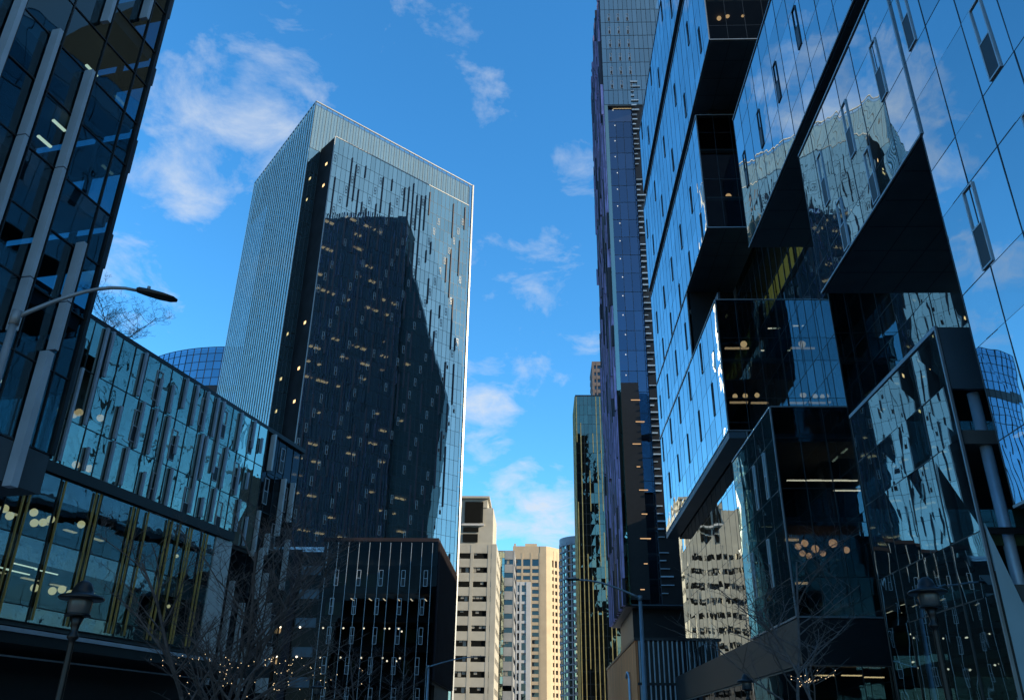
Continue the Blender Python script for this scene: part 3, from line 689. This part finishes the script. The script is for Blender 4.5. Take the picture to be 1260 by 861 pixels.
# beige concrete block with penthouse
bg = banded('beige_concrete_block', (-27,310,0), 'beige concrete block with dark glazed penthouse right of the tall tower', -44, -15.7, 299, 330, 65.6, 'beige', 4.95, [-37,-31.,-24.4,-18.2], .60, pier=1.1, sidecols=[303,309,316,322])
q = MB(); q.box(-44,-17.2,299.6,325,65.8,79.2); q.box(-30,-19.4,299.4,322,79.2,82.6); q.box(-29.8,-18.6,298.4,323,82.6,83.4); q.build('penthouse', M['beige'], bg)
q = MB(); q.box(-27.6,-20.9,299.1,299.35,73.6,81.4); q.box(-28,-22.4,299.3,299.58,70.3,72.1); q.box(-28,-22.6,299.3,299.58,66.6,69.6); q.build('penthouse_window', M['glassF'], bg)
q = MB(); q.box(-28.6,-20.4,298.9,299.55,72.6,73.3); q.build('sill', M['white'], bg)
# glass strip block
gs = banded('glass_strip_block', (-14,345,0), 'slim grey block with a teal glass strip beside the beige block', -18.6, -10.3, 335, 365, 70.8, 'grey', 5.2, [], .62, pier=.3)
g = MB(); panes(g, Fr(-18.5,334.6,90,1), rng(0,4.3,1.), rng(.5,70.6,2.6), 0, .012); st = g.build('glass_strip', M['glassU'], gs)
f = MB(); grid(f, Fr(-18.5,334.6,90,1), rng(0,4.3,1.), rng(.5,70.6,2.6), .1); f.build('mullion_grid', M['mull'], st)
# white slim tower
ws = banded('white_slim_tower', (-8,410,0), 'slim white tower with stacked square windows in front of the tan tower', -12.8, -4.6, 400, 424, 69.6, 'white', 4.3, [-11.2,-9.2,-6.], .28, pier=1.0, sidecols=[404,409,414,420])
q = MB(); q.box(-6.6,-4.5,399.8,402,.2,69.9); q.build('corner_pier', M['white'], ws)
# tan tower, rotated right side
tt = thing('tan_office_tower', (-6,540,0), 'tan office tower with gold sunlit side at the end of the street', 'building')
poly = [(-17,520),(3.7,520),(5.8,521.6),(13.6,529.4),(13.6,550),(-17,550)]
q = MB(); ins = [(-16.4,520.7),(3.4,520.7),(5.3,522.2),(12.9,529.8),(12.9,549),(-16.4,549)]; q.prism(ins, .2, 111); q.build('window_wall', M['glassF'], tt)
q = MB()
for k in range(28):
    z = 112-k*4.15
    if k == 0: q.prism(poly, 104.2, 112.2)
    else: q.prism(poly, z-4.15-1.5-4, z-4.15-4+.3)
for x in (-16.6,-11.2,-5.6,-.3): q.box(x-.5, x+.6, 519.9, 521, .2, 108)
q.prism([(-.2,519.85),(3.75,519.85),(6.0,521.5),(7.4,522.9),(6.6,523.6),(3.2,521)], .2, 112.1)
q.prism([(10.6,526.2),(11.6,527.2),(11,527.8),(10,526.8)], .2, 110)
q.prism([(8.4,524.0),(9.2,524.8),(8.6,525.4),(7.8,524.6)], .2, 110)
q.build('facade', M['tan'], tt)
q = MB(); q.box(-9.5,-2,524,540,112,114.6); q.box(-16.4,-15.2,521,523,112.2,114); q.build('roof_plant', M['tan'], tt)
# curved blue-grey tower
ct = thing('curved_balcony_tower', (22,462,0), 'curved blue grey tower with balconies left of the gold finned tower', 'building')
def arc(cx, cy, r, a0, a1, n): return [(cx+r*math.sin(R(a0+(a1-a0)*k/n)), cy-r*math.cos(R(a0+(a1-a0)*k/n))) for k in range(n+1)]
def arcpoly(cx,cy,r): return arc(cx,cy,r,-90,90,24)
q = MB(); q.prism(arcpoly(22.6,462,11.4), .2, 100); q.build('window_wall', M['glassU'], ct)
q = MB(); q.prism(arcpoly(22.6,462,10.6), .2, 99.6); q.build('inner_core', M['inner'], ct)
q = MB()
for k in range(28): q.prism(arcpoly(22.6,462,12.2), 99.2-k*3.6-.55, 99.2-k*3.6)
q.prism(arcpoly(22.6,462,12.0), 98.9, 103.2)
for a in (-80,-62,-44,-30,-12,4,18): 
    x, y = arc(22.6,462,12.0,a,a+1,1)[0]; q.box(x-.35,x+.35,y-.35,y+.35,.2,100)
q.build('facade', M['bluegrey'], ct)
for k in range(27):
    z = 95.6-k*3.6
    for a in (-52, -24):
        q = MB(); p0 = arc(22.6,462,11.9,a,a+13,3); p1 = arc(22.6,462,12.6,a,a+13,3)
        q.prism(p1+p0[::-1], z-.1, z+1.1); q.build('balcony', M['grey'], ct)
# gold finned tower and the slim one behind
gt = thing('gold_fin_tower', (26,362,0), 'dark glass tower with gold vertical fins left of the purple tower', 'building')
FG = Fr(16,350,90,1); FGs = Fr(16,350,0,-1)
g = MB(); panes(g, FG, rng(0,22,1.8), rng(9,144,4.5), 0, .008); panes(g, FGs, rng(0,24,2.), rng(9,144,4.5), 0, .006); gw = g.build('curtain_wall', M['glassO'], gt)
f = MB(); grid(f, FG, rng(0,22,1.8), rng(9,144,4.5), .12); grid(f, FGs, rng(0,24,2.), rng(9,144,9), .12); f.build('mullion_grid', M['mull'], gw)
q = MB()
for s in rng(.4,21.6,1.8):
    z = 10
    while z < 140:
        h = rnd.choice((9,18,27,40)); 
        if rnd.random() < .75: q.fbox(FG, s-.16, s+.16, .06, .5, z, min(143.5,z+h))
        z += h
for s in rng(.4,23.6,1.5): q.fbox(FGs, s-.12, s+.12, .06, .35, 9, 144)
q.build('gold_fin', M['gold'], gw)
q = MB(); q.box(16.6,37.6,350.6,373,.2,143.6); q.build('inner_core', M['inner'], gt)
q = MB(); q.box(15.9,38,349.9,374.1,.2,9); q.build('base', M['black'], gt)
q = MB(); q.box(15.95,38,349.95,374,143.9,144.6); q.build('roof', M['mull'], gt)
banded('brown_slim_tower', (38,440,0), 'slim brown tower just showing behind the gold finned tower', 29.4, 48, 428, 450, 196.6, 'brown', 4.2, [32,35,38,41,44], .5, pier=.7)
# blue curved tower at the left
bc = thing('curved_blue_tower', (-160,400,0), 'curved deep blue glass tower showing between roof tree and the tall tower', 'building')
ca = arc(-150,423,70,-38,30,22)
def strip(mb, pts, z0, z1):
    for a, b in zip(pts, pts[1:]): mb.face([(*a,z0),(*b,z0),(*b,z1),(*a,z1)])
g = MB()
for z0, z1 in zip(rng(.2,147,4.2), rng(.2,147,4.2)[1:]): strip(g, ca, z0, z1)
ca2 = arc(-150,423,69,-38,30,22)
for z0, z1 in ((150.5,154.7),(154.7,158.9),(158.9,163.1),(163.1,167.3),(167.3,170.6)): strip(g, ca, z0, z1)
bw2 = g.build('curtain_wall', M['glassC'], bc)
q = MB(); q.prism(ca2+[(-120,430),(-195,430)], .2, 170.2); q.build('inner_core', M['inner'], bc)
q = MB(); cb = arc(-150,423,70.1,-38,30,22); cc = arc(-150,423,69.2,-38,30,22); q.prism(cb+cc[::-1], 147,150.4); q.build('dark_band', M['black'], bc)
q = MB()
for z in (146.8,150.6,154.7,158.9,163.1,167.3,170.6,142.8,138.6,134.4): q.prism(cb+cc[::-1], z-.12, z+.12)
for x, y in cb[::1]: q.box(x-.1,x+.1,y-.1,y+.1,.2,170.6)
q.build('mullion_grid', M['mull'], bw2)

# ------------------------------------------------------------------ street lamps
def cobra(loc, h, dirx, diry, reach, label, grp, r=.09, rise=1.2):
    o = thing('street_lamp', loc, label, 'street lamp', grp); x, y, z = loc
    q = MB(); q.tube([(x,y,z),(x,y,z+.5),(x,y,z+h)], [r*1.7,r*1.45,r*.85], 14); q.build('pole', M['pole'], o, True)
    q = MB(); pts = []
    for k in range(9):
        t = k/8; pts.append((x+dirx*reach*t, y+diry*reach*t, z+h-.15+ rise*math.sin(t*math.pi/2)))
    q.tube(pts, [r*.6-.022*r*k for k in range(9)], 10); q.tube([(x,y,z+h-.32),(x,y,z+h+.02)], r*1.15, 12); q.build('arm', M['pole'], o, True)
    e = Vector(pts[-1]); d = Vector((dirx,diry,0)).normalized(); s = Vector((-d.y,d.x,0))
    q = MB(); rings = []
    for t, w, hh in ((-.05,.05,.05),(.0,.09,.08),(.25,.13,.10),(.55,.17,.09),(.8,.14,.07),(.92,.05,.04)):
        i = len(q.v)
        for j in range(12):
            a = 2*math.pi*j/12; c_, s_ = math.cos(a), math.sin(a)
            q.v.append(tuple(e + d*t + s*w*c_ + Vector((0,0,hh*s_*(1 if s_ > 0 else .8)+.02)))) 
        rings.append(i)
    for a, b in zip(rings, rings[1:]):
        for j in range(12): q.f.append((a+j,a+(j+1)%12,b+(j+1)%12,b+j)); q.mi.append(0)
    q.f.append(tuple(rings[-1]+j for j in range(12))); q.mi.append(0); q.f.append(tuple(rings[0]+j for j in range(12))); q.mi.append(0)
    hd = q.build('lamp_head', M['lampblack'], o, True)
    q = MB(); p = e+d*.22; q.lathe((p.x,p.y,p.z+.1), [(.001,0),(.04,0),(.04,.09),(.001,.1)], 10); q.build('photocell', M['pole'], hd)
    return o
GL = 'street lamps with curved arms'
cobra((-11.6,15.9,.13), 10.05, .80, .60, 2.3, 'tall grey lamp with curved arm reaching over the street at left', GL, .09, 1.45)
cobra((6.75,58.,.13), 10.6, -1., .04, 4.1, 'grey lamp with curved arm in front of the slatted podium', GL, .13)
cobra((-13.9,109.6,.13), 10.0, 1., -.05, 6.2, 'distant grey lamp beside the black glass block', GL, .13)
def post_lamp(loc, h, label):
    o = thing('post_lamp', loc, label, 'street lamp', 'black post lamps with wide brims'); x, y, z = loc
    q = MB(); q.lathe((x,y,z), [(.001,0),(.22,0),(.22,.25),(.15,.4),(.13,.9),(.085,1.05),(.06,2.2),(.05,h-1.),(.055,h-.95),(.10,h-.9),(.10,h-.86),(.06,h-.8),(.075,h-.68),(.13,h-.52),(.001,h-.5)], 18); q.build('pole', M['lampblack'], o, True)
    q = MB(); q.lathe((x,y,z+h), [(.16,-.52),(.19,-.48),(.21,-.3),(.20,-.22)], 18); q.build('lantern', M['lampglass'], o, True)
    q = MB(); q.lathe((x,y,z+h), [(.05,-.24),(.38,-.24),(.40,-.21),(.36,-.17),(.2,-.13),(.18,-.06),(.13,.05),(.06,.1),(.001,.115)], 22); q.lathe((x,y,z+h),[(.14,-.535),(.22,-.53),(.22,-.49),(.14,-.485)],18); q.build('hood', M['lampblack'], o, True)
    return o
post_lamp((-8.4,15.4,.13), 4.05, 'black post lamp in front of the low glazed box at left')
post_lamp((8.2,18.3,.13), 4.75, 'large black post lamp in front of the right corner block')
post_lamp((8.5,37.,.13), 4.15, 'small black post lamp before the dark base of the right office')
post_lamp((-11.2,44.5,.13), 4.1, 'distant black post lamp in front of the dark annex')

# ------------------------------------------------------------------ bare trees
def bare_tree(loc, h, label, spread=.5, seed=1, stems=1, r0=.09, depth=4, lean=(0,0), first=.25, sweep=0.):
    rr = random.Random(seed); o = thing('bare_tree', loc, label, 'tree', 'bare winter trees')
    tr = MB(); br = MB(); tips = []
    def grow(mb, p, d, l, r, lev):
        pts = [p]; rad = [r]; n = 5; q = p.copy(); dd = d.copy()
        for k in range(n):
            dd = (dd + Vector((rr.gauss(0,.12),rr.gauss(0,.12),rr.gauss(0.02,.08)+sweep*lev*.02))).normalized(); q = q + dd*l/n
            pts.append(q.copy()); rad.append(r*(1-.6*(k+1)/n))
        mb.tube(pts, rad, 6 if lev > 1 else 8, cap=False); tips.extend(pts[2:])
        if lev >= depth: return
        m = {0: rr.randint(11,14), 1: rr.randint(5,7), 2: rr.randint(3,5), 3: 3}.get(lev, 2)
        for j in range(m):
            t = (first if lev == 0 else .25) + (1-(first if lev == 0 else .25))*(j+rr.random())/m; t = min(t, .98)
            k = min(n-1, int(t*n)); a = pts[k].lerp(pts[k+1], t*n-k)
            w = rr.random()*2*math.pi
            side = Vector((math.cos(w), math.sin(w), 0)); nd = (dd*(1-spread) + side*spread*1.25 + Vector((0,0,.22))).normalized()
            grow(br, a, nd, l*rr.uniform(.36,.52)*(1.12-.5*t if lev == 0 else 1), max(.0062, rad[k]*.55), lev+1)
    base = Vector(loc)
    for s in range(stems):
        w = 2*math.pi*s/stems + .4
        d = Vector((lean[0], lean[1], 1)) if stems == 1 else Vector((math.cos(w)*.45, math.sin(w)*.45, 1))
        grow(tr, base, d.normalized(), h*(1 if stems == 1 else rr.uniform(.8,1)), r0, 0)
    tr.build('trunk', M['bark'], o, True); br.build('branches', M['bark'], o, True)
    return o, tips
t1, tips = bare_tree((-11.6,32.,.13), 9.6, 'bare many-stemmed tree with fairy lights before the low left building', .55, 3, 4, .10, 4, first=.15)
rr = random.Random(5); q = MB()
low_ = [t for t in tips if t.z < 4.3]
for k in range(110):
    p = rr.choice(low_); q.ball((p.x+rr.gauss(0,.03),p.y+rr.gauss(0,.03),p.z+.02), .013, 6)
tag(q.build('fairy_lights', M['fairy']), 'tiny warm fairy lights wound round the branches of the left bare tree', 'lights', None, 'stuff')
t2, tips2 = bare_tree((8.2,29.,.13), 8.2, 'tall slender bare tree with straight trunk before the dark base at right', .62, 8, 1, .075, 3, (.0,.0), .3)
t3, tips3 = bare_tree((8.1,25.,.13), 5.6, 'shorter bare tree with wide twigs right of the tall slender one', .62, 12, 1, .065, 3, (.02,0), .45)
q = MB()
for k in range(46):
    p = rr.choice([t for t in tips2+tips3 if t.z < 3.6] or tips3); q.ball((p.x,p.y,p.z), .011, 6)
tag(q.build('fairy_lights', M['fairy']), 'scattered white fairy lights low in the two bare trees at right', 'lights', None, 'stuff')
bare_tree((-12.6,68.8,.13), 8.4, 'small bare tree in front of the black glass block', .6, 21, 2, .10, 3)
bare_tree((-33.2,57.4,27.9), 6.2, 'small bare tree growing on the roof of the low left building', .6, 33, 3, .05, 4, first=.1)

# ------------------------------------------------------------------ sky and sun
SUN_AZ, SUN_EL = 105., 19.
world = bpy.data.worlds.new('World'); sc.world = world; world.use_nodes = True
nt = world.node_tree; N = nt.nodes; L = nt.links; N.clear()
wo = N.new('ShaderNodeOutputWorld'); bgn = N.new('ShaderNodeBackground'); bgn.inputs[1].default_value = .15
sky = N.new('ShaderNodeTexSky'); sky.sky_type = 'NISHITA'; sky.sun_disc = False; sky.sun_elevation = R(SUN_EL); sky.sun_rotation = R(SUN_AZ)
sky.air_density = 1.; sky.dust_density = .0; sky.ozone_density = 2.2
hs = N.new('ShaderNodeHueSaturation'); hs.inputs['Saturation'].default_value = 1.25; hs.inputs['Value'].default_value = 1.
tc = N.new('ShaderNodeTexCoord')
def math_(op, a, b=None, clamp=False):
    n = N.new('ShaderNodeMath'); n.operation = op; n.use_clamp = clamp
    for i, v in enumerate((a, b)):
        if v is None: continue
        if isinstance(v, (int,float)): n.inputs[i].default_value = v
        else: L.new(v, n.inputs[i])
    return n.outputs[0]
sep = N.new('ShaderNodeSeparateXYZ'); L.new(tc.outputs['Generated'], sep.inputs[0])
zc = math_('ADD', math_('MAXIMUM', sep.outputs[2], 0.), .22)
cmb = N.new('ShaderNodeCombineXYZ'); L.new(math_('DIVIDE', sep.outputs[0], zc), cmb.inputs[0]); L.new(math_('DIVIDE', sep.outputs[1], zc), cmb.inputs[1])
n1 = N.new('ShaderNodeTexNoise'); n1.inputs['Scale'].default_value = 8.5; n1.inputs['Detail'].default_value = 9; n1.inputs['Roughness'].default_value = .62; n1.inputs['Distortion'].default_value = .35
L.new(cmb.outputs[0], n1.inputs['Vector'])
def azel(a, e): return (math.sin(R(a))*math.cos(R(e)), math.cos(R(a))*math.cos(R(e)), math.sin(R(e)))
acc = None
for a, e, rad, wgt in CLOUDS if 'CLOUDS' in globals() else [
    (-30.,34.,4.5,.34),(-26.,36.5,5.,.28),(-21.,38.5,4.,.24),(-25.,42.5,5.5,.23),(-28.,39.,4.,.10),(-31.,26.,4.,.34),(-10.,47.,4.,.30),(-6.,41.5,3.,.28),(-4.,31.,2.5,.26),(1.5,31.5,3.2,.28),(-1.,28.5,3.,.22),(2.5,25.,2.5,.30),(-3.,22.5,3.5,.38),(-5.,20.,3.,.36),(4.5,37.,3.,.26),(-3.,15.5,3.,.34),(-.5,13.8,3.5,.44),(2.,13.2,3.,.40),(30.,40.,9.,.24),(45.,36.,10.,.26),(-80.,40.,14.,.2),(-60.,30.,12.,.22)]:
    dp = N.new('ShaderNodeVectorMath'); dp.operation = 'DOT_PRODUCT'; L.new(tc.outputs['Generated'], dp.inputs[0]); dp.inputs[1].default_value = azel(a,e)
    mr = N.new('ShaderNodeMapRange'); mr.interpolation_type = 'SMOOTHSTEP'
    mr.inputs[1].default_value = math.cos(R(rad*1.35)); mr.inputs[2].default_value = 1.; mr.inputs[3].default_value = 0; mr.inputs[4].default_value = wgt
    L.new(dp.outputs['Value'], mr.inputs[0]); acc = mr.outputs[0] if acc is None else math_('ADD', acc, mr.outputs[0])
cl = math_('MULTIPLY', math_('SUBTRACT', math_('ADD', math_('MULTIPLY', n1.outputs['Fac'], 2.6), math_('MULTIPLY', acc, 1.3)), 1.74), 1.05, True)
cl = math_('MULTIPLY', cl, .86)
mixc = N.new('ShaderNodeMix'); mixc.data_type = 'RGBA'; L.new(cl, mixc.inputs['Factor'])
L.new(sky.outputs[0], hs.inputs['Color']); 
tint = N.new('ShaderNodeMix'); tint.data_type = 'RGBA'; tint.blend_type = 'MULTIPLY'; tint.inputs['Factor'].default_value = 1.; L.new(hs.outputs[0], tint.inputs['A']); tint.inputs['B'].default_value = (.72,1.14,1.24,1)
L.new(tint.outputs['Result'], mixc.inputs['A']); mixc.inputs['B'].default_value = (2.7,2.95,3.25,1)
def veil(src, fac, colr):
    m = N.new('ShaderNodeMix'); m.data_type = 'RGBA'; L.new(fac, m.inputs['Factor']); L.new(src, m.inputs['A']); m.inputs['B'].default_value = (*colr,1); return m.outputs['Result']
dp = N.new('ShaderNodeVectorMath'); dp.operation = 'DOT_PRODUCT'; L.new(tc.outputs['Generated'], dp.inputs[0]); dp.inputs[1].default_value = azel(116,42)  # pale veil added to the unseen eastern sky for whiter fill light
v1 = N.new('ShaderNodeMapRange'); v1.interpolation_type = 'SMOOTHSTEP'; v1.inputs[1].default_value = math.cos(R(62)); v1.inputs[2].default_value = math.cos(R(12)); v1.inputs[3].default_value = 0; v1.inputs[4].default_value = .82
L.new(dp.outputs['Value'], v1.inputs[0])
v2 = N.new('ShaderNodeMapRange'); v2.interpolation_type = 'SMOOTHSTEP'; v2.inputs[1].default_value = .24; v2.inputs[2].default_value = .0; v2.inputs[3].default_value = 0; v2.inputs[4].default_value = .75
L.new(sep.outputs[2], v2.inputs[0])
res = veil(veil(mixc.outputs['Result'], v1.outputs[0], (1.40,1.85,2.15)), v2.outputs[0], (2.0,2.2,2.4))
L.new(res, bgn.inputs[0]); L.new(bgn.outputs[0], wo.inputs[0])
sl = bpy.data.lights.new('sun', 'SUN'); sl.energy = 3.9; sl.angle = R(.5); sl.color = (1.,.82,.56)
so = bpy.data.objects.new('sun', sl); col.objects.link(so); so.location = (100,-20,120)
so.rotation_euler = Vector(azel(SUN_AZ,SUN_EL)).to_track_quat('Z','Y').to_euler()

# ------------------------------------------------------------------ camera
pit, yaw, rol = R(25.30176), R(-2.13718), R(.832855)
cp, sp_, cy, sy, cr_, sr = math.cos(pit), math.sin(pit), math.cos(yaw), math.sin(yaw), math.cos(rol), math.sin(rol)
Fv = Vector((sy*cp, cy*cp, sp_)); Rv = Vector((cy,-sy,0)); Uv = Rv.cross(Fv)
R2 = Rv*cr_ + Uv*sr; U2 = -Rv*sr + Uv*cr_
cam = bpy.data.cameras.new('camera'); cam.sensor_width = 36; cam.lens = 36*1018.2556/1260; cam.clip_end = 6000; cam.clip_start = .1
co = bpy.data.objects.new('camera', cam); col.objects.link(co)
co.matrix_world = Matrix(((R2.x,U2.x,-Fv.x,0),(R2.y,U2.y,-Fv.y,0),(R2.z,U2.z,-Fv.z,1.7),(0,0,0,1)))
sc.camera = co
sc.view_settings.view_transform = 'Standard'; sc.view_settings.look = 'None'; sc.view_settings.gamma = 1.; sc.view_settings.exposure = .85
sc.view_settings.use_curve_mapping = False
c = sc.cycles; c.max_bounces = 10; c.glossy_bounces = 6; c.transparent_max_bounces = 16; c.diffuse_bounces = 2; c.use_denoising = True
c.caustics_reflective = False; c.caustics_refractive = False
